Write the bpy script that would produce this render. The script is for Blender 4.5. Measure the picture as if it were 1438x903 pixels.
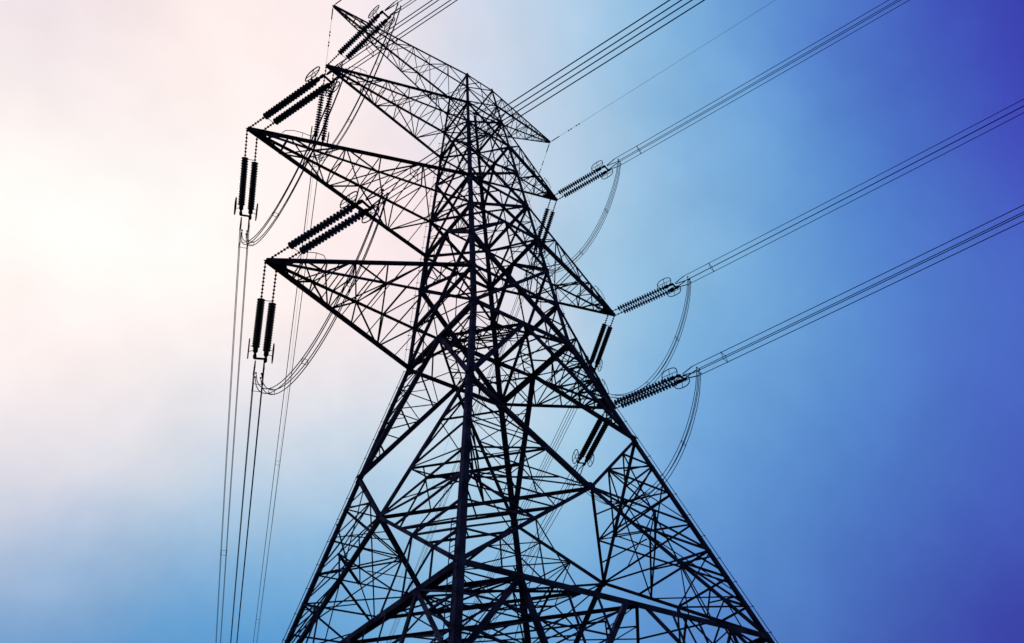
import bpy, bmesh, math, random
from mathutils import Vector, Matrix
random.seed(7)
for o in list(bpy.data.objects):
    bpy.data.objects.remove(o)
scene = bpy.context.scene
COL = scene.collection

# ------------------------------------------------------------------ camera
cam_data = bpy.data.cameras.new('camera')
cam_data.sensor_width = 36.0
cam_data.lens = 24.981
cam_data.clip_end = 20000.0
cam = bpy.data.objects.new('camera', cam_data)
COL.objects.link(cam)
RIGHT = Vector((0.7981615, -0.5979656, -0.0733174))
DOWN = Vector((0.3661571, 0.5781480, -0.7291597))
FWD = Vector((0.4784007, 0.5551415, 0.6804048))
M = Matrix((RIGHT, -DOWN, -FWD)).transposed().to_4x4()
M.translation = Vector((-22.660, -29.106, 2.043))
cam.matrix_world = M
scene.camera = cam

# ------------------------------------------------------------------ sky, sun, exposure
SUN_EL, SUN_AZ = math.radians(44), math.radians(-3)      # behind thin cloud, beyond the tower
# the evening sky: cloud bank and clear air by direction, violet lens vignette painted into the colours
SKY = [
    (-0.163, 0.549, 0.820, 0.795, 0.704, 0.784),
    (-0.144, 0.653, 0.744, 1.025, 0.932, 0.883),
    (-0.034, 0.520, 0.854, 1.026, 0.872, 0.821),
    (0.093, 0.451, 0.888, 0.992, 0.857, 0.860),
    (-0.018, 0.713, 0.701, 0.996, 1.023, 0.996),
    (0.085, 0.615, 0.784, 0.996, 0.927, 0.901),
    (0.092, 0.769, 0.633, 1.080, 1.040, 0.972),
    (-0.061, 0.806, 0.588, 1.064, 0.980, 0.919),
    (0.015, 0.830, 0.557, 1.080, 0.887, 0.829),
    (-0.009, 0.877, 0.481, 0.691, 0.726, 0.825),
    (0.165, 0.820, 0.548, 0.589, 0.686, 0.779),
    (0.087, 0.881, 0.465, 0.573, 0.659, 0.773),
    (0.246, 0.730, 0.638, 1.080, 0.882, 0.837),
    (0.286, 0.757, 0.588, 0.817, 0.754, 0.803),
    (0.067, 0.846, 0.529, 0.908, 0.785, 0.799),
    (0.152, 0.841, 0.518, 0.488, 0.629, 0.761),
    (0.085, 0.811, 0.578, 1.080, 0.893, 0.841),
    (0.179, 0.770, 0.613, 1.080, 0.891, 0.848),
    (0.211, 0.815, 0.539, 0.537, 0.660, 0.780),
    (-0.007, 0.842, 0.540, 1.002, 0.828, 0.819),
    (0.312, 0.851, 0.422, 0.113, 0.384, 0.689),
    (0.031, 0.921, 0.389, 0.270, 0.465, 0.691),
    (0.240, 0.853, 0.463, 0.224, 0.555, 0.776),
    (0.133, 0.911, 0.390, 0.178, 0.401, 0.659),
    (0.062, 0.946, 0.317, 0.010, 0.167, 0.499),
    (0.205, 0.919, 0.338, 0.010, 0.213, 0.557),
    (0.347, 0.866, 0.360, 0.046, 0.235, 0.580),
    (0.358, 0.764, 0.537, 0.581, 0.731, 0.828),
    (0.434, 0.776, 0.457, 0.327, 0.588, 0.784),
    (0.289, 0.549, 0.784, 0.970, 0.814, 0.827),
    (0.254, 0.319, 0.913, 0.746, 0.737, 0.832),
    (0.424, 0.617, 0.663, 0.930, 0.805, 0.847),
    (0.477, 0.702, 0.529, 0.531, 0.714, 0.831),
    (0.483, 0.783, 0.391, 0.129, 0.365, 0.687),
    (0.345, 0.241, 0.907, 0.372, 0.586, 0.791),
    (0.392, 0.353, 0.849, 0.538, 0.660, 0.804),
    (0.551, 0.381, 0.742, 0.393, 0.605, 0.774),
    (0.589, 0.584, 0.558, 0.413, 0.643, 0.801),
    (0.611, 0.665, 0.430, 0.225, 0.494, 0.760),
    (0.675, 0.661, 0.326, 0.088, 0.277, 0.603),
    (0.470, 0.196, 0.861, 0.228, 0.499, 0.751),
    (0.591, 0.237, 0.771, 0.195, 0.424, 0.716),
    (0.665, 0.355, 0.657, 0.201, 0.449, 0.713),
    (0.722, 0.450, 0.525, 0.163, 0.393, 0.723),
    (0.761, 0.523, 0.384, 0.124, 0.319, 0.674),
    (0.797, 0.528, 0.293, 0.074, 0.190, 0.549),
    (0.541, 0.077, 0.838, 0.103, 0.273, 0.659),
    (0.676, 0.163, 0.718, 0.098, 0.295, 0.648),
    (0.753, 0.255, 0.607, 0.125, 0.329, 0.666),
    (0.814, 0.349, 0.465, 0.089, 0.250, 0.598),
    (0.844, 0.416, 0.339, 0.068, 0.183, 0.531),
    (0.634, 0.008, 0.774, 0.055, 0.120, 0.550),
    (0.745, 0.103, 0.659, 0.070, 0.194, 0.606),
    (0.820, 0.199, 0.536, 0.084, 0.213, 0.604),
    (0.871, 0.288, 0.399, 0.072, 0.179, 0.564),
    (0.888, 0.371, 0.271, 0.040, 0.050, 0.385),
    (0.681, -0.080, 0.728, 0.034, 0.010, 0.352),
    (0.771, 0.005, 0.637, 0.052, 0.034, 0.493),
    (0.850, 0.110, 0.516, 0.063, 0.114, 0.548),
    (0.901, 0.203, 0.383, 0.053, 0.070, 0.494),
    (0.925, 0.293, 0.243, 0.031, 0.010, 0.303),
]

world = bpy.data.worlds.new('World')
scene.world = world
world.use_nodes = True
nt = world.node_tree
nt.nodes.clear()
N, LK = nt.nodes.new, nt.links.new
out = N('ShaderNodeOutputWorld')
bg = N('ShaderNodeBackground')
LK(bg.outputs[0], out.inputs[0])
tc = N('ShaderNodeTexCoord')
norm = N('ShaderNodeVectorMath'); norm.operation = 'NORMALIZE'
LK(tc.outputs['Generated'], norm.inputs[0])
# slow drifting softness so the cloud edges are not perfectly smooth
n1 = N('ShaderNodeTexNoise'); n1.inputs['Scale'].default_value = 4.5; n1.inputs['Detail'].default_value = 5
LK(norm.outputs[0], n1.inputs['Vector'])
off = N('ShaderNodeVectorMath'); off.operation = 'SUBTRACT'; off.inputs[1].default_value = (0.5, 0.5, 0.5)
LK(n1.outputs['Color'], off.inputs[0])
offs = N('ShaderNodeVectorMath'); offs.operation = 'SCALE'; offs.inputs['Scale'].default_value = 0.05
LK(off.outputs[0], offs.inputs[0])
# finer ragged wisps
n3 = N('ShaderNodeTexNoise'); n3.inputs['Scale'].default_value = 9.0; n3.inputs['Detail'].default_value = 7; n3.inputs['Roughness'].default_value = 0.6
LK(norm.outputs[0], n3.inputs['Vector'])
of3 = N('ShaderNodeVectorMath'); of3.operation = 'SUBTRACT'; of3.inputs[1].default_value = (0.5, 0.5, 0.5)
LK(n3.outputs['Color'], of3.inputs[0])
os3 = N('ShaderNodeVectorMath'); os3.operation = 'SCALE'; os3.inputs['Scale'].default_value = 0.07
LK(of3.outputs[0], os3.inputs[0])
osum = N('ShaderNodeVectorMath'); osum.operation = 'ADD'
LK(offs.outputs[0], osum.inputs[0]); LK(os3.outputs[0], osum.inputs[1])
wob = N('ShaderNodeVectorMath'); wob.operation = 'ADD'
LK(norm.outputs[0], wob.inputs[0]); LK(osum.outputs[0], wob.inputs[1])
dirn = N('ShaderNodeVectorMath'); dirn.operation = 'NORMALIZE'
LK(wob.outputs[0], dirn.inputs[0])
sky = N('ShaderNodeTexSky'); sky.sky_type = 'NISHITA'; sky.sun_disc = False
sky.sun_elevation = SUN_EL; sky.sun_rotation = SUN_AZ
W0 = 0.02
base = N('ShaderNodeVectorMath'); base.operation = 'SCALE'; base.inputs['Scale'].default_value = 0.07 * W0
LK(sky.outputs[0], base.inputs[0])
csum, wsum = base.outputs[0], None
for (dx, dy, dz, r, g, b) in SKY:
    dp = N('ShaderNodeVectorMath'); dp.operation = 'DOT_PRODUCT'; dp.inputs[1].default_value = (dx, dy, dz)
    LK(dirn.outputs[0], dp.inputs[0])
    ml = N('ShaderNodeMath'); ml.operation = 'MULTIPLY_ADD'; ml.inputs[1].default_value = 125.0; ml.inputs[2].default_value = -125.0
    LK(dp.outputs['Value'], ml.inputs[0])
    ex = N('ShaderNodeMath'); ex.operation = 'EXPONENT'
    LK(ml.outputs[0], ex.inputs[0])
    cs = N('ShaderNodeVectorMath'); cs.operation = 'SCALE'; cs.inputs[0].default_value = (r, g, b)
    LK(ex.outputs[0], cs.inputs['Scale'])
    ad = N('ShaderNodeVectorMath'); ad.operation = 'ADD'
    LK(csum, ad.inputs[0]); LK(cs.outputs[0], ad.inputs[1]); csum = ad.outputs[0]
    wa = N('ShaderNodeMath'); wa.operation = 'ADD'
    if wsum is None: wa.inputs[0].default_value = W0
    else: LK(wsum, wa.inputs[0])
    LK(ex.outputs[0], wa.inputs[1]); wsum = wa.outputs[0]
inv = N('ShaderNodeMath'); inv.operation = 'DIVIDE'; inv.inputs[0].default_value = 1.0
LK(wsum, inv.inputs[1])
fin = N('ShaderNodeVectorMath'); fin.operation = 'SCALE'
LK(csum, fin.inputs[0]); LK(inv.outputs[0], fin.inputs['Scale'])
# faint mottling of the high haze
n2 = N('ShaderNodeTexNoise'); n2.inputs['Scale'].default_value = 11.0; n2.inputs['Detail'].default_value = 6
LK(norm.outputs[0], n2.inputs['Vector'])
mr = N('ShaderNodeMapRange'); mr.inputs['From Min'].default_value = 0.3; mr.inputs['From Max'].default_value = 0.7; mr.inputs['To Min'].default_value = 0.98; mr.inputs['To Max'].default_value = 1.05
LK(n2.outputs['Fac'], mr.inputs['Value'])
fin2 = N('ShaderNodeVectorMath'); fin2.operation = 'SCALE'
LK(fin.outputs[0], fin2.inputs[0]); LK(mr.outputs[0], fin2.inputs['Scale'])
LK(fin2.outputs[0], bg.inputs['Color'])
bg.inputs['Strength'].default_value = 1.0

sun_data = bpy.data.lights.new('sun', 'SUN')
sun_data.energy = 2.0
sun_data.angle = math.radians(6)
sun_data.color = (1.0, 0.93, 0.88)
sun = bpy.data.objects.new('sun', sun_data)
COL.objects.link(sun)
sd = Vector((math.sin(SUN_AZ) * math.cos(SUN_EL), math.cos(SUN_AZ) * math.cos(SUN_EL), math.sin(SUN_EL)))
sun.rotation_euler = sd.to_track_quat('Z', 'Y').to_euler()
vs = scene.view_settings
vs.view_transform = 'Standard'; vs.look = 'None'; vs.exposure = 0.0; vs.gamma = 1.0; vs.use_curve_mapping = False

# ------------------------------------------------------------------ materials
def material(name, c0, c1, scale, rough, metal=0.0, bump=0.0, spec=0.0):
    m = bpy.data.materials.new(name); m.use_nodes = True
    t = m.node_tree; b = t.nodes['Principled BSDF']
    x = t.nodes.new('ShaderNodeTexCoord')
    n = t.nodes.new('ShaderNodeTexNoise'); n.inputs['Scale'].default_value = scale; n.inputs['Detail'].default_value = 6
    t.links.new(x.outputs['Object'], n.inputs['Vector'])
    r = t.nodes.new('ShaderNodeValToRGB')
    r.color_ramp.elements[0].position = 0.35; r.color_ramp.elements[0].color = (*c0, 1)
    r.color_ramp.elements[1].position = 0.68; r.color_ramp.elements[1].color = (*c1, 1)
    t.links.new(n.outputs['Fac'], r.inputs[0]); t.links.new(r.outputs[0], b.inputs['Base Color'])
    b.inputs['Specular IOR Level'].default_value = spec
    b.inputs['Roughness'].default_value = rough; b.inputs['Metallic'].default_value = metal
    if bump:
        bp = t.nodes.new('ShaderNodeBump'); bp.inputs['Strength'].default_value = bump
        t.links.new(n.outputs['Fac'], bp.inputs['Height']); t.links.new(bp.outputs[0], b.inputs['Normal'])
    return m
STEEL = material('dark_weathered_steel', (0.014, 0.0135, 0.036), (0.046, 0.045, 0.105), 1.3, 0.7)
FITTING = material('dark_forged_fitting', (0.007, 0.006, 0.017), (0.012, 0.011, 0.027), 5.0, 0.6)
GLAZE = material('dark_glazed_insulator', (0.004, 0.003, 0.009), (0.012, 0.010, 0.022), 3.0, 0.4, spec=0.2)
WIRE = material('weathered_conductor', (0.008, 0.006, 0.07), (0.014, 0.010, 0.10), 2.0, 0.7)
CONCRETE = material('weathered_concrete', (0.20, 0.19, 0.18), (0.30, 0.29, 0.27), 2.0, 0.9, 0, 0.2)
GRASS = material('rough_pasture', (0.018, 0.028, 0.012), (0.045, 0.055, 0.02), 0.15, 0.95, 0, 0.4)

# ------------------------------------------------------------------ mesh helpers
def link(name, bm, mat, parent=None, smooth=False):
    me = bpy.data.meshes.new(name); bm.normal_update(); bm.to_mesh(me); bm.free()
    me.materials.append(mat)
    if smooth:
        for p in me.polygons: p.use_smooth = True
    o = bpy.data.objects.new(name, me); COL.objects.link(o)
    if parent: o.parent = parent
    return o
def empty(name, label, cat, group=None):
    o = bpy.data.objects.new(name, None); COL.objects.link(o)
    o.empty_display_size = 0.5
    o['label'] = label; o['category'] = cat
    if group: o['group'] = group
    return o
def extrude(bm, A, B, prof, u, v, s1=1.0):
    """sweep a closed profile [(pu, pv)] straight from A to B"""
    a = [bm.verts.new(A + u * p + v * q) for p, q in prof]
    b = [bm.verts.new(B + u * p * s1 + v * q * s1) for p, q in prof]
    n = len(prof)
    for i in range(n):
        bm.faces.new((a[i], a[(i + 1) % n], b[(i + 1) % n], b[i]))
    bm.faces.new(a[::-1]); bm.faces.new(b)
def angle(bm, A, B, w, nrm, flip=1):
    """one rolled-steel angle bar from A to B, one flange facing nrm"""
    A, B = Vector(A), Vector(B); d = B - A
    if d.length < 0.05: return
    d.normalize()
    u = nrm - d * nrm.dot(d)
    if u.length < 1e-3: u = d.orthogonal()
    u.normalize(); v = d.cross(u) * flip
    j = random.uniform(-0.012, 0.012)
    A = A + u * j; B = B + u * j
    t = max(0.012, w * 0.14)
    extrude(bm, A, B, [(0, -w / 2), (0, w / 2), (-t, w / 2), (-t, -w / 2 + t), (-w * .85, -w / 2 + t), (-w * .85, -w / 2)], u, v)
def tube(bm, pts, r, seg=6, closed=False):
    pts = [Vector(p) for p in pts]; n = len(pts); rings = []
    up = None
    for i, p in enumerate(pts):
        if closed: d = pts[(i + 1) % n] - pts[i - 1]
        else: d = pts[min(i + 1, n - 1)] - pts[max(i - 1, 0)]
        d.normalize()
        if up is None: up = d.orthogonal().normalized()
        up = (up - d * up.dot(d)).normalized(); w = d.cross(up)
        rings.append([bm.verts.new(p + (up * math.cos(2 * math.pi * k / seg) + w * math.sin(2 * math.pi * k / seg)) * r) for k in range(seg)])
    m = n if closed else n - 1
    for i in range(m):
        a, b = rings[i], rings[(i + 1) % n]
        for k in range(seg):
            bm.faces.new((a[k], a[(k + 1) % seg], b[(k + 1) % seg], b[k]))
    if not closed:
        bm.faces.new(rings[0][::-1]); bm.faces.new(rings[-1])
def lathe(bm, A, d, prof, seg=12):
    """revolve [(distance along d, radius)] about the axis A + s d"""
    u = d.orthogonal().normalized(); w = d.cross(u); rings = []
    for s, r in prof:
        rings.append([bm.verts.new(A + d * s + (u * math.cos(2 * math.pi * k / seg) + w * math.sin(2 * math.pi * k / seg)) * r) for k in range(seg)])
    for a, b in zip(rings, rings[1:]):
        for k in range(seg):
            bm.faces.new((a[k], a[(k + 1) % seg], b[(k + 1) % seg], b[k]))
    bm.faces.new(rings[0][::-1]); bm.faces.new(rings[-1])
def plate(bm, pts, nrm, t):
    nrm = nrm.normalized() * t / 2
    a = [bm.verts.new(Vector(p) + nrm) for p in pts]; b = [bm.verts.new(Vector(p) - nrm) for p in pts]
    n = len(pts)
    bm.faces.new(a); bm.faces.new(b[::-1])
    for i in range(n): bm.faces.new((a[i], b[i], b[(i + 1) % n], a[(i + 1) % n]))
def lerp(a, b, t): return Vector(a) + (Vector(b) - Vector(a)) * t
# ------------------------------------------------------------------ ground
bm = bmesh.new()
bmesh.ops.create_grid(bm, x_segments=60, y_segments=60, size=4000)
for v in bm.verts:
    if v.co.xy.length > 300: v.co.z = -2 + 2 * math.sin(v.co.x * .004) * math.cos(v.co.y * .005)
gr = link('ground', bm, GRASS); gr['kind'] = 'structure'; gr['label'] = 'dark rough pasture under the tower'

# ------------------------------------------------------------------ the tower's outline (metres, z up, arms along x)
ZW = 33.2                                            # waist: the legs splay below it
Z = dict(T=68.01, T2=64.9, TU=61.80, TL=57.67, M1=53.52, MU=48.66, ML=44.41, M2=40.7, BU=36.90, BL=33.2, P=25.14, X=19.7, Q=13.23, F=0.0)
def half(z):
    return 4.0 - 0.0690 * (z - ZW) if z >= ZW else 4.0 - 0.2473 * (z - ZW)
FACES = {'NL': (0, -1), 'RF': (0, 1), 'NR': (1, -1), 'LF': (1, 1)}   # axis, side of each body face
def fp(f, u, z):
    ax, s = FACES[f]; a = half(z); p = [0, 0, z]; p[ax] = s * a; p[1 - ax] = u * a
    return Vector(p)
def fn(f):
    ax, s = FACES[f]; n = [0, 0, 0.1]; n[ax] = s
    return Vector(n).normalized()

XN = {'NL': (.06, 19.7), 'NR': (.02, 19.6), 'RF': (0.0, 19.0), 'LF': (-.06, 19.5)}   # node of each great cross
tower = empty('transmission_tower', 'tall dark steel lattice pylon with six crossarms filling the middle of the picture', 'pylon')

# legs
def leg(sx, sy):
    bm = bmesh.new()
    stations = [(-0.3, .31), (13.2, .30), (33.2, .29), (44.3, .26), (57.4, .20), (67.6, .13)]
    ex, ey = Vector((-sx, 0, 0)), Vector((0, -sy, 0))
    for (z0, w0), (z1, w1) in zip(stations, stations[1:]):
        A = Vector((sx * half(z0), sy * half(z0), z0)); B = Vector((sx * half(z1), sy * half(z1), z1))
        w, t = w0, 0.035
        pr = [(0, 0), (w, 0), (w, t), (t, t), (t, w), (0, w)]
        extrude(bm, A, B, pr, ex, ey)
        # splice plates over the joint, on both flanges
        for e1, e2 in ((ex, ey), (ey, ex)):
            d = (A - B).normalized()
            c = B - e2 * 0.012 + e1 * w * .55
            plate(bm, [c + e1 * w * .35 + d * .7, c - e1 * w * .4 + d * .7, c - e1 * w * .4 - d * .7, c + e1 * w * .35 - d * .7], e2, .014)
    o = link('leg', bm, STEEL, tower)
    return o
LEGS = {k: leg(*k) for k in ((-1, -1), (-1, 1), (1, -1), (1, 1))}
for (sx, sy), lg in LEGS.items():
    # gusset plates where the bracing lands
    for key, h in (('T', .22), ('TU', .28), ('TL', .34), ('M1', .26), ('MU', .38), ('ML', .42), ('M2', .32), ('BU', .34), ('BL', .46), ('P', .30), ('Q', .30)):
        z = Z[key]; bm = bmesh.new()
        for ax in (0, 1):
            P0 = Vector((sx * half(z), sy * half(z), z)); e = Vector((-sx, 0, 0)) if ax == 0 else Vector((0, -sy, 0))
            n = Vector((0, -sy, 0)) if ax == 0 else Vector((-sx, 0, 0))
            c = P0 - n * .03
            up = Vector((sx * half(z + 1), sy * half(z + 1), z + 1)) - P0; up.normalize()
            plate(bm, [c + up * h, c + e * h * 1.0 + up * h * .45, c + e * h * 1.15 - up * h * .3, c + e * h * .5 - up * h, c - up * h], n, .016)
        link('gusset_plate', bm, STEEL, lg)
    bm = bmesh.new()
    P0 = Vector((sx * half(0), sy * half(0), 0))
    bmesh.ops.create_cube(bm, size=1.0, matrix=Matrix.Translation(P0 + Vector((0, 0, .1))) @ Matrix.Diagonal((1.6, 1.6, 1.0, 1)))
    bmesh.ops.bevel(bm, geom=bm.edges[:], offset=.08, segments=2, affect='EDGES')
    link('footing', bm, CONCRETE, lg)
# climbing rails standing off the legs
def rail(sx, sy, ox, oy, z0, z1, r=.022):
    bm = bmesh.new(); pts = []; n = int((z1 - z0) / 1.3)
    for i in range(n + 1):
        z = z0 + (z1 - z0) * i / n; base = Vector((sx * half(z), sy * half(z), z)); p = base + Vector((ox, oy, 0))
        pts.append(p); tube(bm, [base, p], .016, 4)
        tube(bm, [p - Vector((ox, oy, 0)) * .18, p + Vector((ox, oy, 0)) * .35], .03, 5)
    tube(bm, pts, r, 5)
    return link('climbing_rail', bm, STEEL, LEGS[(sx, sy)])
rail(-1, 1, -.11, .02, 3.0, 33.0)
rail(-1, 1, -.20, .12, 33.6, 60.0, .014)
rail(1, -1, .06, -.13, 3.0, 33.0)
rail(1, -1, .20, -.05, 33.6, 60.0, .014)
bm = bmesh.new()                                      # short step ladder on the near leg
lad = []
for k in range(34):
    z = 6.5 + k * .27; b = Vector((-half(z), -half(z), z))
    tube(bm, [b + Vector((.0, .22, 0)), b + Vector((-.06, .55, 0))], .018, 5); lad.append(b + Vector((-.06, .55, 0)))
tube(bm, lad, .022, 5)
link('step_ladder', bm, STEEL, LEGS[(-1, -1)])

# ------------------------------------------------------------------ body bracing
def member(name, A, B, w, n, flip=1, parent=tower):
    bm = bmesh.new(); angle(bm, A, B, w, n, flip)
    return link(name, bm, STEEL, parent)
DIAG = []
for f in FACES:
    n = fn(f)
    def node(u, k): return fp(f, u, Z[k] if isinstance(k, str) else k)
    # horizontal struts
    for key, w in (('T', .14), ('T2', .09), ('TU', .19), ('TL', .22), ('MU', .24), ('ML', .27), ('BU', .26), ('BL', .34), ('Q', .26)):
        member('horizontal_strut', node(-1, key), node(1, key), w, n)
    # crossed panels
    for lo, hi, w in (('T2', 'T', .09), ('TU', 'T2', .11), ('TL', 'TU', .17), ('MU', 'M1', .21), ('ML', 'MU', .22), ('BL', 'M2', .30)):
        for s in (-1, 1):
            member('diagonal_brace', node(s, lo) - n * .02 * s, node(-s, hi) - n * .02 * s, w * (1 if s > 0 else (.66 if lo == 'BL' else .85)), n, s)
    # great cross below the waist, meeting at a node plate
    ux, zx = XN[f]; XP = fp(f, ux, zx)
    for s, w1, w2 in ((-1, .25, .18), (1, .17, .24)):
        member('diagonal_brace', node(s, 'P') - n * .02, XP - n * .02, w1, n, s)
        member('diagonal_brace', XP - n * .03, node(s, 'Q') - n * .03, w2, n, s)
    bm = bmesh.new(); k = .24
    plate(bm, [XP + fp(f, 0, 0) * 0 + Vector((0, 0, k)) * e[1] + (node(1, zx) - node(-1, zx)).normalized() * k * e[0] for e in ((-1, .8), (0, 1.1), (1, .8), (1.1, -.7), (0, -1), (-1.1, -.7))], n, .02)
    link('node_plate', bm, STEEL, tower)
    # inverted V panels under the arm levels and under the waist
    for top, lo, w in (('TL', 'M1', .19), ('ML', 'M2', .26), ('BL', 'P', .30)):
        for s in (-1, 1):
            member('diagonal_brace', node(0, top), node(s, lo), w, n, s)
    # foot panel: a wide inverted V, knees and struts hung from the belt
    for s in (-1, 1):
        member('foot_brace', node(s * .06, 'Q'), node(s, 0.8), .22, n, s)
        member('knee_brace', node(s * .68, 'Q'), node(s, 9.3), .21, n, s)
        member('knee_brace', node(s * .68, 'Q'), lerp(node(s * .06, 'Q'), node(s, 0.8), .42), .21, n, s)
    # light redundant bracing, one mesh per face and storey
    def ladder(bm, a0, a1, b0, b1, k, w, zig=True, first=1):
        pa = [lerp(a0, a1, i / k) for i in range(k + 1)]; pb = [lerp(b0, b1, i / k) for i in range(k + 1)]
        for i in range(first, k):
            angle(bm, pa[i], pb[i], w, n)
        if zig:
            for i in range(first, k):
                if i % 2: angle(bm, pa[i], pb[i + 1], w * .85, n)
                else: angle(bm, pb[i], pa[i + 1], w * .85, n)
    for s in (-1, 1):
        lac = bmesh.new()
        # under the waist: leg to the V
        ladder(lac, node(s, 'BL'), node(s, 'P'), node(0, 'BL'), node(s, 'P'), 5, .085, True)
        V = lambda t: lerp(node(0, 'BL'), node(s, 'P'), t)
        angle(lac, node(s * .5, 'BL'), V(.2), .075, n); angle(lac, node(s * .5, 'BL'), lerp(node(s, 'BL'), node(s, 'P'), .2), .075, n)
        angle(lac, V(.2), lerp(node(s, 'BL'), node(s, 'P'), .4), .06, n)
        link('panel_lacing', lac, STEEL, tower); lac = bmesh.new()
        # big cross panel: leg to the diagonals
        Xp = XP
        leg_m = node(s, Z['X'] - .3)
        Pn, Qn = node(s, 'P'), node(s, 'Q')
        ladder(lac, Pn, leg_m, Pn, Xp, 3, .09)
        ladder(lac, Qn, leg_m, Qn, Xp, 4, .10)
        angle(lac, leg_m, Xp, .09, n)
        QX = lambda t: lerp(Qn, Xp, t)
        for t, u in ((.25, .78), (.25, .55), (.5, .55), (.5, .36)): angle(lac, QX(t), node(s * u, 'Q'), .075, n)
        angle(lac, lerp(Pn, Xp, .667), lerp(Pn, leg_m, .333), .07, n)
        angle(lac, lerp(Qn, Xp, .667), lerp(Qn, leg_m, .333), .07, n)
        q6 = node(s * .68, 'Q')
        link('panel_lacing', lac, STEEL, tower); lac = bmesh.new()
        # foot panel fillers
        K = node(s, 9.3); V0, V1 = node(s * .06, 'Q'), node(s, 0.8); Vm = lerp(V0, V1, .42)
        for t in (.33, .66):
            angle(lac, lerp(Qn, K, t), lerp(q6, K, t), .09, n)
            angle(lac, lerp(Qn, K, t), lerp(q6, K, max(0, t - .33)), .08, n)
            angle(lac, lerp(q6, Vm, t), lerp(q6, K, t), .09, n)
            angle(lac, lerp(q6, Vm, t), lerp(V0, Vm, t), .085, n)
            angle(lac, lerp(V0, Vm, t), node(s * (.06 + .62 * t * .9), 'Q'), .08, n)
        angle(lac, lerp(q6, Vm, .33), lerp(q6, K, .66), .07, n)
        angle(lac, lerp(q6, Vm, .66), lerp(V0, Vm, .33), .07, n)
        angle(lac, Vm, K, .12, n)
        ladder(lac, K, node(s, 0.8), Vm, V1, 4, .1)
        link('panel_lacing', lac, STEEL, tower)
        # upper body: light ties from each leg to the crossings
        for lo, hi, w in (('BL', 'M2', .085), ('ML', 'MU', .06), ('MU', 'M1', .06), ('TL', 'TU', .05)):
            up = bmesh.new()
            zl, zh = Z[lo], Z[hi]; zc = zl + (zh - zl) * .52
            A0, A1 = node(s, lo), node(-s, hi); B0, B1 = node(-s, lo), node(s, hi)
            c = lerp(A0, A1, half(zl) / (half(zl) + half(zh)))
            m = node(s, c.z)
            angle(up, m, lerp(A0, c, .5), w, n); angle(up, m, lerp(B1, c, .5), w, n)
            if lo == 'BL':
                angle(up, node(s, 34.9), lerp(A0, c, .45), w, n); angle(up, node(s * .5, 'BL'), lerp(A0, c, .5), w, n)
                angle(up, node(s * .45, 'BU'), lerp(B1, c, .35), w * .8, n)
            link('panel_lacing', up, STEEL, tower)
        for top, lo, w in (('TL', 'M1', .05), ('ML', 'M2', .07)):
            up = bmesh.new(); m = lerp(node(0, top), node(s, lo), .5)
            angle(up, m, node(s, top), w, n); angle(up, m, node(s, m.z), w, n); angle(up, m, node(s * .5, top), w, n)
            link('panel_lacing', up, STEEL, tower)

# level plan bracing inside the body
def ring(zk, w, cross=True):
    z = Z[zk] if isinstance(zk, str) else zk
    bm = bmesh.new(); upv = Vector((0, 0, 1)); a = half(z)
    m = [Vector((-a, 0, z)), Vector((0, -a, z)), Vector((a, 0, z)), Vector((0, a, z))]
    if zk == 'X': m = [fp(k, *XN[k]) for k in ('NL', 'NR', 'RF', 'LF')]
    for i in range(4): angle(bm, m[i], m[(i + 1) % 4], w, upv)
    if cross:
        angle(bm, m[0], m[2], w * .7, upv); angle(bm, m[1] + Vector((0, 0, .12)), m[3] + Vector((0, 0, .12)), w * .7, upv)
    return bm, m, a, z
for zk, w, cr in (('T', .07, False), ('TL', .10, True), ('MU', .09, False), ('ML', .13, True), ('BU', .1, False), ('BL', .17, True), ('X', .16, False), ('Q', .15, True)):
    bm, m, a, z = ring(zk, w, cr)
    if zk in ('BL', 'X', 'Q', 'ML'):
        cs = [Vector((-a, -a, z)), Vector((a, -a, z)), Vector((a, a, z)), Vector((-a, a, z))]
        for i in range(4):
            p, q = m[i], m[(i + 1) % 4]
            c = cs[i]
            for t in ((.33, .67) if zk != 'X' else ()):
                k = lerp(p, q, t)
                angle(bm, k, lerp(c, p if t < .5 else q, .5), w * .5, Vector((0, 0, 1)))
                if zk in ('BL', 'Q'): angle(bm, k, lerp(p, Vector((0, 0, z)), .5) if t < .5 else lerp(q, Vector((0, 0, z)), .5), w * .45, Vector((0, 0, 1)))
            if zk in ('BL', 'Q'):
                o3 = Vector((0, 0, z)); pi, qi = lerp(p, o3, .22), lerp(q, o3, .22)
                angle(bm, pi, qi, w * .5, Vector((0, 0, 1)))
                for t in range(5):
                    angle(bm, lerp(p, q, t / 5), lerp(pi, qi, (t + .5) / 5), w * .4, Vector((0, 0, 1))); angle(bm, lerp(pi, qi, (t + .5) / 5), lerp(p, q, (t + 1) / 5), w * .4, Vector((0, 0, 1)))
            if zk == 'X':
                # hip ties: from the ring up and down to the corner legs and across the corner
                k = lerp(p, q, .5)
                for zz in (23.2, 21.4):
                    cc = Vector((c.x / a * half(zz), c.y / a * half(zz), zz))
                    angle(bm, k, cc, w * .5, Vector((0, 0, 1)))
                cq = Vector((c.x / a * half(16.0), c.y / a * half(16.0), 16.0))
                angle(bm, k, cq, w * .55, Vector((0, 0, 1)))
                for t in (.25, .75): angle(bm, lerp(p, q, t), lerp(cs[i] + Vector((0, 0, 1.2)), p if t < .5 else q, .45), w * .42, Vector((0, 0, 1)))
    link('plan_bracing', bm, STEEL, tower)
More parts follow.
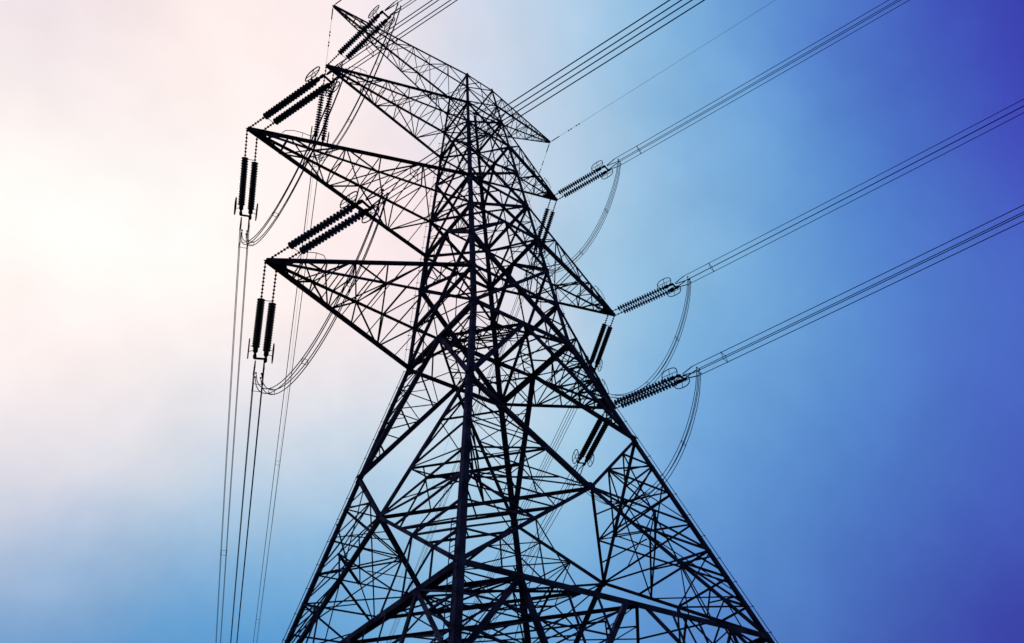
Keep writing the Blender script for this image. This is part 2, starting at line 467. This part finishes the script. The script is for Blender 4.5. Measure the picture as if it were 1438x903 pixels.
# hip ties joining matching points of neighbouring face diagonals around each corner leg
PAIRS = [('NL', -1, 'NR', -1), ('NL', 1, 'LF', -1), ('NR', 1, 'RF', -1), ('RF', 1, 'LF', 1)]
for f1, s1, f2, s2 in PAIRS:
    X1, X2 = fp(f1, *XN[f1]), fp(f2, *XN[f2])
    hip = bmesh.new()                                   # corner frame at the level of the great crosses
    zc = Z['X'] - .3; L0 = fp(f1, s1, zc); h1, h2 = lerp(L0, X1, .4), lerp(L0, X2, .4)
    angle(hip, h1, h2, .13, Vector((0, 0, 1)))
    g1, g2 = lerp(L0, X1, .72), lerp(L0, X2, .72)
    angle(hip, h1, g2, .07, Vector((0, 0, 1))); angle(hip, h2, g1, .07, Vector((0, 0, 1))); angle(hip, L0, lerp(X1, X2, .5), .08, Vector((0, 0, 1)))
    for zz in (16.6, 22.3): angle(hip, lerp(h1, h2, .5), fp(f1, s1, zz), .09, Vector((0, 0, 1)))
    for (ha, Xa, fa, sa) in ((h1, X1, f1, s1), (h2, X2, f2, s2)):
        angle(hip, ha, lerp(fp(fa, sa, Z['P']), Xa, .667), .075, fn(fa)); angle(hip, ha, lerp(fp(fa, sa, Z['Q']), Xa, .667), .075, fn(fa))
    link('hip_tie', hip, STEEL, tower)
    hip = bmesh.new()                                   # below the belt
    for t, w in ((.35, .1), (.75, .11)):
        a1 = lerp(fp(f1, s1 * .68, Z['Q']), fp(f1, s1, 9.3), t); a2 = lerp(fp(f2, s2 * .68, Z['Q']), fp(f2, s2, 9.3), t)
        angle(hip, a1, a2, w, Vector((0, 0, 1))); angle(hip, a1, fp(f2, s2 * .68, Z['Q']), w * .7, Vector((0, 0, 1)))
    q1, q2 = fp(f1, s1 * .68, Z['Q']), fp(f2, s2 * .68, Z['Q']); angle(hip, q1, q2, .16, Vector((0, 0, 1)))
    q3, q4 = fp(f1, s1 * .34, Z['Q']), fp(f2, s2 * .34, Z['Q']); angle(hip, q3, q4, .12, Vector((0, 0, 1)))
    angle(hip, q1, q4, .09, Vector((0, 0, 1))); angle(hip, q2, q3, .09, Vector((0, 0, 1)))
    link('hip_tie', hip, STEEL, tower)
    for t, w in ((.33, .09), (.667, .1)):
        hip = bmesh.new()
        a1 = lerp(fp(f1, s1, Z['P']), X1, t); a2 = lerp(fp(f2, s2, Z['P']), X2, t)
        angle(hip, a1, a2, w, Vector((0, 0, 1)))
        b1 = lerp(fp(f1, s1, Z['Q']), X1, t); b2 = lerp(fp(f2, s2, Z['Q']), X2, t)
        angle(hip, b1, b2, w, Vector((0, 0, 1)))
        angle(hip, lerp(a1, a2, .5), fp(f1, s1, Z['P'] + (Z['X'] - Z['P']) * t), w * .75, Vector((0, 0, 1)))
        angle(hip, a1, b2, w * .7, Vector((0, 0, 1)))
        angle(hip, lerp(b1, b2, .5), fp(f1, s1, Z['Q'] + (Z['X'] - Z['Q']) * t), w * .75, Vector((0, 0, 1)))
        link('hip_tie', hip, STEEL, tower)
    for t in (.25, .5, .75):
        hip = bmesh.new()
        a1 = lerp(fp(f1, 0, Z['BL']), fp(f1, s1, Z['P']), t); a2 = lerp(fp(f2, 0, Z['BL']), fp(f2, s2, Z['P']), t)
        angle(hip, a1, a2, .09, Vector((0, 0, 1)))
        angle(hip, lerp(a1, a2, .5), fp(f1, s1, Z['BL'] + (Z['P'] - Z['BL']) * t), .07, Vector((0, 0, 1)))
        link('hip_tie', hip, STEEL, tower)

# ------------------------------------------------------------------ crossarms
def crossarm(name, sx, xt, zt, zl, zu, wl, wu, stations, lac_w, thick_near_up, sublace=True):
    """four chords from the body nodes to the tip; wl, wu chord widths"""
    tip = Vector((sx * xt, 0, zt))
    nodes = {('l', -1): Vector((sx * half(zl), -half(zl), zl)), ('l', 1): Vector((sx * half(zl), half(zl), zl)),
             ('u', -1): Vector((sx * half(zu), -half(zu), zu)), ('u', 1): Vector((sx * half(zu), half(zu), zu))}
    wd = {('l', -1): wu, ('l', 1): wl, ('u', -1): wl, ('u', 1): wu} if thick_near_up else {('l', -1): wl, ('l', 1): wl, ('u', -1): wu, ('u', 1): wu}
    ends = {k: tip + Vector((0, .10 * k[1], .12 if k[0] == 'u' else -.05)) for k in nodes}
    bm = bmesh.new()
    for k in nodes:
        nn = Vector((0, k[1], .6 if k[0] == 'u' else -.6)).normalized()
        angle(bm, nodes[k], ends[k], wd[k], nn, k[1])
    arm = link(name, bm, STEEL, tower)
    bm = bmesh.new()
    pt = {k: [lerp(nodes[k], ends[k], t) for t in stations] for k in nodes}
    sides = [(('l', -1), ('l', 1), Vector((0, 0, -1))), (('u', -1), ('u', 1), Vector((0, 0, 1))),
             (('l', -1), ('u', -1), Vector((0, -1, 0))), (('l', 1), ('u', 1), Vector((0, 1, 0)))]
    for si, (a, b, n) in enumerate(sides):
        for i in range(len(stations) - 1):
            A, B = pt[a], pt[b]
            if (i + si) % 2 == 0: angle(bm, A[i], B[i + 1], lac_w, n)
            else: angle(bm, B[i], A[i + 1], lac_w, n)
            if i > 0: angle(bm, A[i], B[i], lac_w * .85, n)
            if sublace and si < 2 and i < len(stations) - 3:
                # small half-lattice along the chords of the wide bays
                m = lerp(A[i], B[i + 1], .5) if (i + si) % 2 == 0 else lerp(B[i], A[i + 1], .5)
                angle(bm, m, lerp(A[i], A[i + 1], .5), lac_w * .65, n); angle(bm, m, lerp(B[i], B[i + 1], .5), lac_w * .65, n)
    if sublace:
        for i in (1, 2, 3):                            # cross frames inside the box
            if i < len(stations):
                angle(bm, pt[('l', -1)][i], pt[('u', 1)][i], lac_w * .7, Vector((sx, 0, 0)))
    link('lacing', bm, STEEL, arm)
    bm = bmesh.new()                                   # tip plates, spread inward for the two string pins
    inn = Vector((-sx, 0, 0))
    d1 = (nodes[('l', -1)] - tip).normalized(); d2 = (nodes[('l', 1)] - tip).normalized(); d3 = (nodes[('u', -1)] - tip).normalized(); d4 = (nodes[('u', 1)] - tip).normalized()
    r = 1.25 if sublace else (.75 if 'earth' not in name else .3)
    for da, db in ((d1, d2), (d3, d4), (d1, d3), (d2, d4)):
        o = tip + inn * -.12
        plate(bm, [o, o + da * r, o + (da + db) * r * .62, o + db * r], da.cross(db), .05)
    link('tip_plate', bm, STEEL, arm)
    if sublace:
        # bent-rod grab loop along the upper chord
        bm = bmesh.new(); c = [lerp(ends[('u', -1)], nodes[('u', -1)], t) for t in (.13, .14, .17, .21, .245, .255)]
        hgt = [0, .35, .55, .5, .3, 0]
        tube(bm, [p + Vector((0, -.1, h)) for p, h in zip(c, hgt)], .025, 5)
        tube(bm, [lerp(c[3], c[3], 0) + Vector((0, -.1, 0)), c[3] + Vector((0, -.1, .5))], .02, 5)
        link('grab_loop', bm, STEEL, arm)
    return tip
ST = [0, .24, .44, .60, .73, .84, .92]
ARMS = {}
for key, sx, xt, zt, zl, zu, wl, wu in (
        ('bottom', -1, 15.70, 33.39, Z['BL'], Z['BU'], .34, .17), ('middle', -1, 18.82, 44.47, Z['ML'], Z['MU'], .34, .17), ('top', -1, 14.67, 57.68, Z['TL'], Z['TU'], .28, .16),
        ('bottom', 1, 11.75, 33.39, Z['BL'], Z['BU'], .28, .19), ('middle', 1, 14.36, 44.47, Z['ML'], Z['MU'], .27, .18), ('top', 1, 9.71, 57.68, Z['TL'], Z['TU'], .24, .16)):
    ARMS[(key, sx)] = crossarm('crossarm', sx, xt, zt, zl, zu, wl, wu, ST if sx < 0 else [0, .3, .53, .70, .83, .92], .095 if key != 'top' else .08, sx < 0)
PEAK = {}
for sx, xt in ((-1, 15.21), (1, 10.38)):
    PEAK[sx] = crossarm('earth_wire_arm', sx, xt, 68.38, Z['T2'], Z['T'], .15, .15, [0, .15, .29, .42, .54, .65, .75, .84, .92], .066, False, False)

# ------------------------------------------------------------------ strings, conductors, jumpers
DISCS = 19
def insulator_set(label, A, az, slope, L, inward, frac, ndisc=DISCS):
    """double tension string pinned at the arm tip; returns the live end and its frame"""
    a = math.radians(az)
    sgn = 1 if az < 0 else -1                          # toward +y for the far span, -y for the near span
    hd = Vector((-math.sin(a), math.cos(a), 0)) * sgn
    d = (hd + Vector((0, 0, slope))).normalized()
    lat = Vector((inward, 0, 0)); lat = (lat - d * lat.dot(d)).normalized(); up = d.cross(lat)
    if up.z < 0: up = -up
    root = empty('tension_insulator', label, 'insulator', 'double insulator strings at the crossarm tips')
    gap = .68
    live = L - .55
    for k in (0, 1):
        S = A + Vector((inward * gap * k, 0, 0)) + Vector((0, 0, -.06))
        o0 = frac * L
        bm = bmesh.new(); pitch = (live - o0) / ndisc
        for i in range(ndisc):
            s = o0 + i * pitch
            r = .24
            lathe(bm, S, d, [(s, .04), (s + pitch * .12, .065), (s + pitch * .38, .07), (s + pitch * .42, r * .85), (s + pitch * .50, r), (s + pitch * .56, r * .98), (s + pitch * .60, .055), (s + pitch * .99, .045)], 10)
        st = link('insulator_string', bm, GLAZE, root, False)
        bm = bmesh.new()                               # forged links between the arm and the first disc
        tube(bm, [S, S + d * o0], .03, 5)
        nb = max(2, int(o0 / .24))
        for i in range(nb):
            lathe(bm, S, d, [(o0 * (i + .1) / nb, .03), (o0 * (i + .4) / nb, .09), (o0 * (i + .7) / nb, .03)], 8)
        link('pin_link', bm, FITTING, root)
        bm = bmesh.new()                               # live end clevis
        tube(bm, [S + d * live, S + d * (L + .15)], .04, 6)
        lathe(bm, S, d, [(live - .05, .06), (live + .05, .15), (live + .3, .15), (live + .42, .07), (live + .6, .11), (live + .75, .11), (live + .85, .05)], 8)
        link('end_clevis', bm, FITTING, root)
        # racetrack corona ring with a cross brace, outboard of each string
        c = S + d * (live + .2) + lat * (.40 if k else -.40) + up * .12
        bm = bmesh.new(); R = []
        for i in range(20):
            t = 2 * math.pi * i / 20; ct, sn = math.cos(t), math.sin(t)
            R.append(c + d * .62 * math.copysign(abs(ct) ** .8, ct) + up * .46 * math.copysign(abs(sn) ** .8, sn))
        tube(bm, R, .036, 6, True)
        tube(bm, [c + d * .6, c - d * .6], .022, 5); tube(bm, [c + up * .45, c - up * .45], .022, 5)
        tube(bm, [c + d * .2, S + d * (live + .2)], .022, 5); tube(bm, [c - d * .2, S + d * (live - .1)], .018, 5)
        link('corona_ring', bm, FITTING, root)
    bm = bmesh.new()
    m = A + Vector((inward * gap / 2, 0, -.06)) + d * (L + .1)
    plate(bm, [m - lat * .42 - d * .04, m + lat * .42 - d * .04, m + lat * .34 + d * .1, m - lat * .34 + d * .1], up, .04)
    link('yoke_plate', bm, FITTING, root)
    bm = bmesh.new(); tube(bm, [m - lat * .34 - d * (L * (1 - frac) + .1), m + lat * .34 - d * (L * (1 - frac) + .1)], .022, 5)
    link('spreader_bar', bm, FITTING, root)
    return m + d * .25, d, lat, up
Q4 = [(-1, 1), (1, 1), (1, -1), (-1, -1)]
def spacer_bm(bm, c, lat, up, h):
    pts = [c + lat * h * a + up * h * b for a, b in Q4]
    for i in range(4): tube(bm, [pts[i], pts[(i + 1) % 4]], .02, 5)
    for p in pts: bmesh.ops.create_icosphere(bm, subdivisions=1, radius=.055, matrix=Matrix.Translation(p))
def bundle(label, E, d0, lat, up, az, slope, span, spacers, h=.28):
    a = math.radians(az); sgn = 1 if az < 0 else -1
    hd = Vector((-math.sin(a), math.cos(a), 0)) * sgn
    side = Vector((hd.y, -hd.x, 0))
    if side.dot(lat) < 0: side = -side
    root = empty('conductor_bundle', label, 'power line', 'four-wire conductor bundles')
    cfac = abs(slope) / span
    def at(s): return E + hd * s + Vector((0, 0, slope * s + cfac * s * s))
    ss = [0.9, 3, 6, 10, 15, 22, 30, 40, 52, 66, 84, 105, 130, 160, 200, 250, 300, 350, span]
    upw = Vector((0, 0, 1))
    for (p, q) in Q4:
        bm = bmesh.new()
        pts = [E + lat * p * .26 + up * q * .05] + [at(s) + side * h * p + upw * h * q for s in ss]
        tube(bm, pts, WR, 6)
        # compression dead-end sleeve
        tube(bm, [pts[0], pts[1]], .042, 6)
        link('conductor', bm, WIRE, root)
    for s in spacers:
        bm = bmesh.new(); spacer_bm(bm, at(s), side, upw, h); link('spacer', bm, FITTING, root)
    return [at(1.15) + side * h * p * .6 + upw * (h * q * .6 - .08) for p, q in Q4], hd, side
WR = .027
def jumper(label, PA, PB, sag, dA, dB):
    root = empty('jumper_loop', label, 'power line', 'jumper loops under the crossarms')
    curves = []
    cB = sum(PB, Vector()) / 4; used = []
    for i, a in enumerate(PA):
        b = PB[i]
        pts = []
        n = 24
        for k in range(n + 1):
            t = k / n; p = lerp(a, b, t); sh = (4 * t * (1 - t)) ** .8
            p.z -= sag * sh
            pts.append(p)
        curves.append(pts)
        bm = bmesh.new(); tube(bm, pts, WR, 6)
        bmesh.ops.create_icosphere(bm, subdivisions=1, radius=.07, matrix=Matrix.Translation(a))
        bmesh.ops.create_icosphere(bm, subdivisions=1, radius=.07, matrix=Matrix.Translation(b))
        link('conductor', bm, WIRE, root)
    for k in (5, 12, 19):
        bm = bmesh.new()
        for i in range(4): tube(bm, [curves[i][k], curves[(i + 1) % 4][k]], .017, 5)
        for i in range(4): bmesh.ops.create_icosphere(bm, subdivisions=1, radius=.038, matrix=Matrix.Translation(curves[i][k]))
        link('spacer', bm, FITTING, root)
    return root
SIDE = {-1: 'left', 1: 'right'}
#        arm          near span: az, slope, length, link part | wire az | far span: az, slope, length, link part | wire az | sag
RUNS = {('top', -1): (11.7, -.10, 6.72, .25, 20.8, -18.7, -.18, 6.4, .26, -19.9, 5.2),
        ('middle', -1): (17.4, -.18, 7.2, .25, 20.1, -19.3, -.14, 6.4, .32, -19.65, 6.0),
        ('bottom', -1): (19.0, -.034, 7.2, .27, 16.9, -19.8, -.32, 6.4, .38, -19.75, 5.2),
        ('top', 1): (13.3, -.14, 6.0, .15, 15.8, -22.0, -.15, 6.3, .2, -20.5, 5.4),
        ('middle', 1): (15.7, -.10, 6.0, .15, 12.25, -25.1, -.13, 6.4, .2, -20.95, 5.8),
        ('bottom', 1): (11.5, -.11, 6.0, .1, 9.15, -19.3, -.14, 6.4, .18, -19.9, 5.8)}
ORD = {'top': 'topmost', 'middle': 'middle', 'bottom': 'lowest'}
for (key, sx), (az1, sl1, L1, f1, w1, az2, sl2, L2, f2, w2, sag) in RUNS.items():
    tip = ARMS[(key, sx)]; arm = '%s %s crossarm' % (ORD[key], SIDE[sx])
    m, d, lat, up = insulator_set('pair of ribbed insulator strings reaching up and right from the %s tip' % arm, tip, az1, sl1, L1, -sx, f1)
    PA, h1, s1 = bundle('four parallel wires running off to the upper right from the %s' % arm, m, d, lat, up, w1, -.09, 400, [3.2, 45, 95])
    m2, d2, lat2, up2 = insulator_set('pair of ribbed insulator strings pointing down from the %s tip' % arm, tip, az2, sl2, L2, -sx, f2)
    PB, h2, s2 = bundle('wires dropping away behind the tower toward the lower left from the %s' % arm, m2, d2, lat2, up2, w2, -.09, 400, [2.4, 46, 92])
    jumper('loop of four slack wires hanging under the %s' % arm, PA, PB, sag, h1, h2)
def earth_wire(label, A, az, slope):
    a = math.radians(az); sgn = 1 if az < 0 else -1
    hd = Vector((-math.sin(a), math.cos(a), 0)) * sgn; span = 400
    f = lambda s: A + hd * s + Vector((0, 0, slope * s + abs(slope) / span * s * s))
    bm = bmesh.new()
    tube(bm, [f(s) for s in (0, .5, 1.5, 3, 6, 10, 16, 24, 36, 50, 70, 95, 125, 160, 210, 260, 330, span)], .013, 5)
    d = (f(1) - f(0)).normalized()
    lathe(bm, A, d, [(.2, .02), (.3, .05), (1.2, .05), (1.3, .02)], 8)
    for s in (2.6, 3.6): lathe(bm, f(s), d, [(-.25, .02), (-.22, .06), (-.1, .06), (-.06, .02), (.06, .02), (.1, .06), (.22, .06), (.25, .02)], 8)
    o = link('earth_wire', bm, WIRE)
    o['label'] = label; o['category'] = 'power line'; o['group'] = 'single earth wires at the tower peak'
for sx, wa, wb in ((-1, 20.0, -20.2), (1, 16.0, -21.2)):
    earth_wire('single thin wire rising to the upper right from the %s peak arm tip' % SIDE[sx], PEAK[sx], wa, -.07)
    earth_wire('single thin wire falling away behind from the %s peak arm tip' % SIDE[sx], PEAK[sx], wb, -.07)
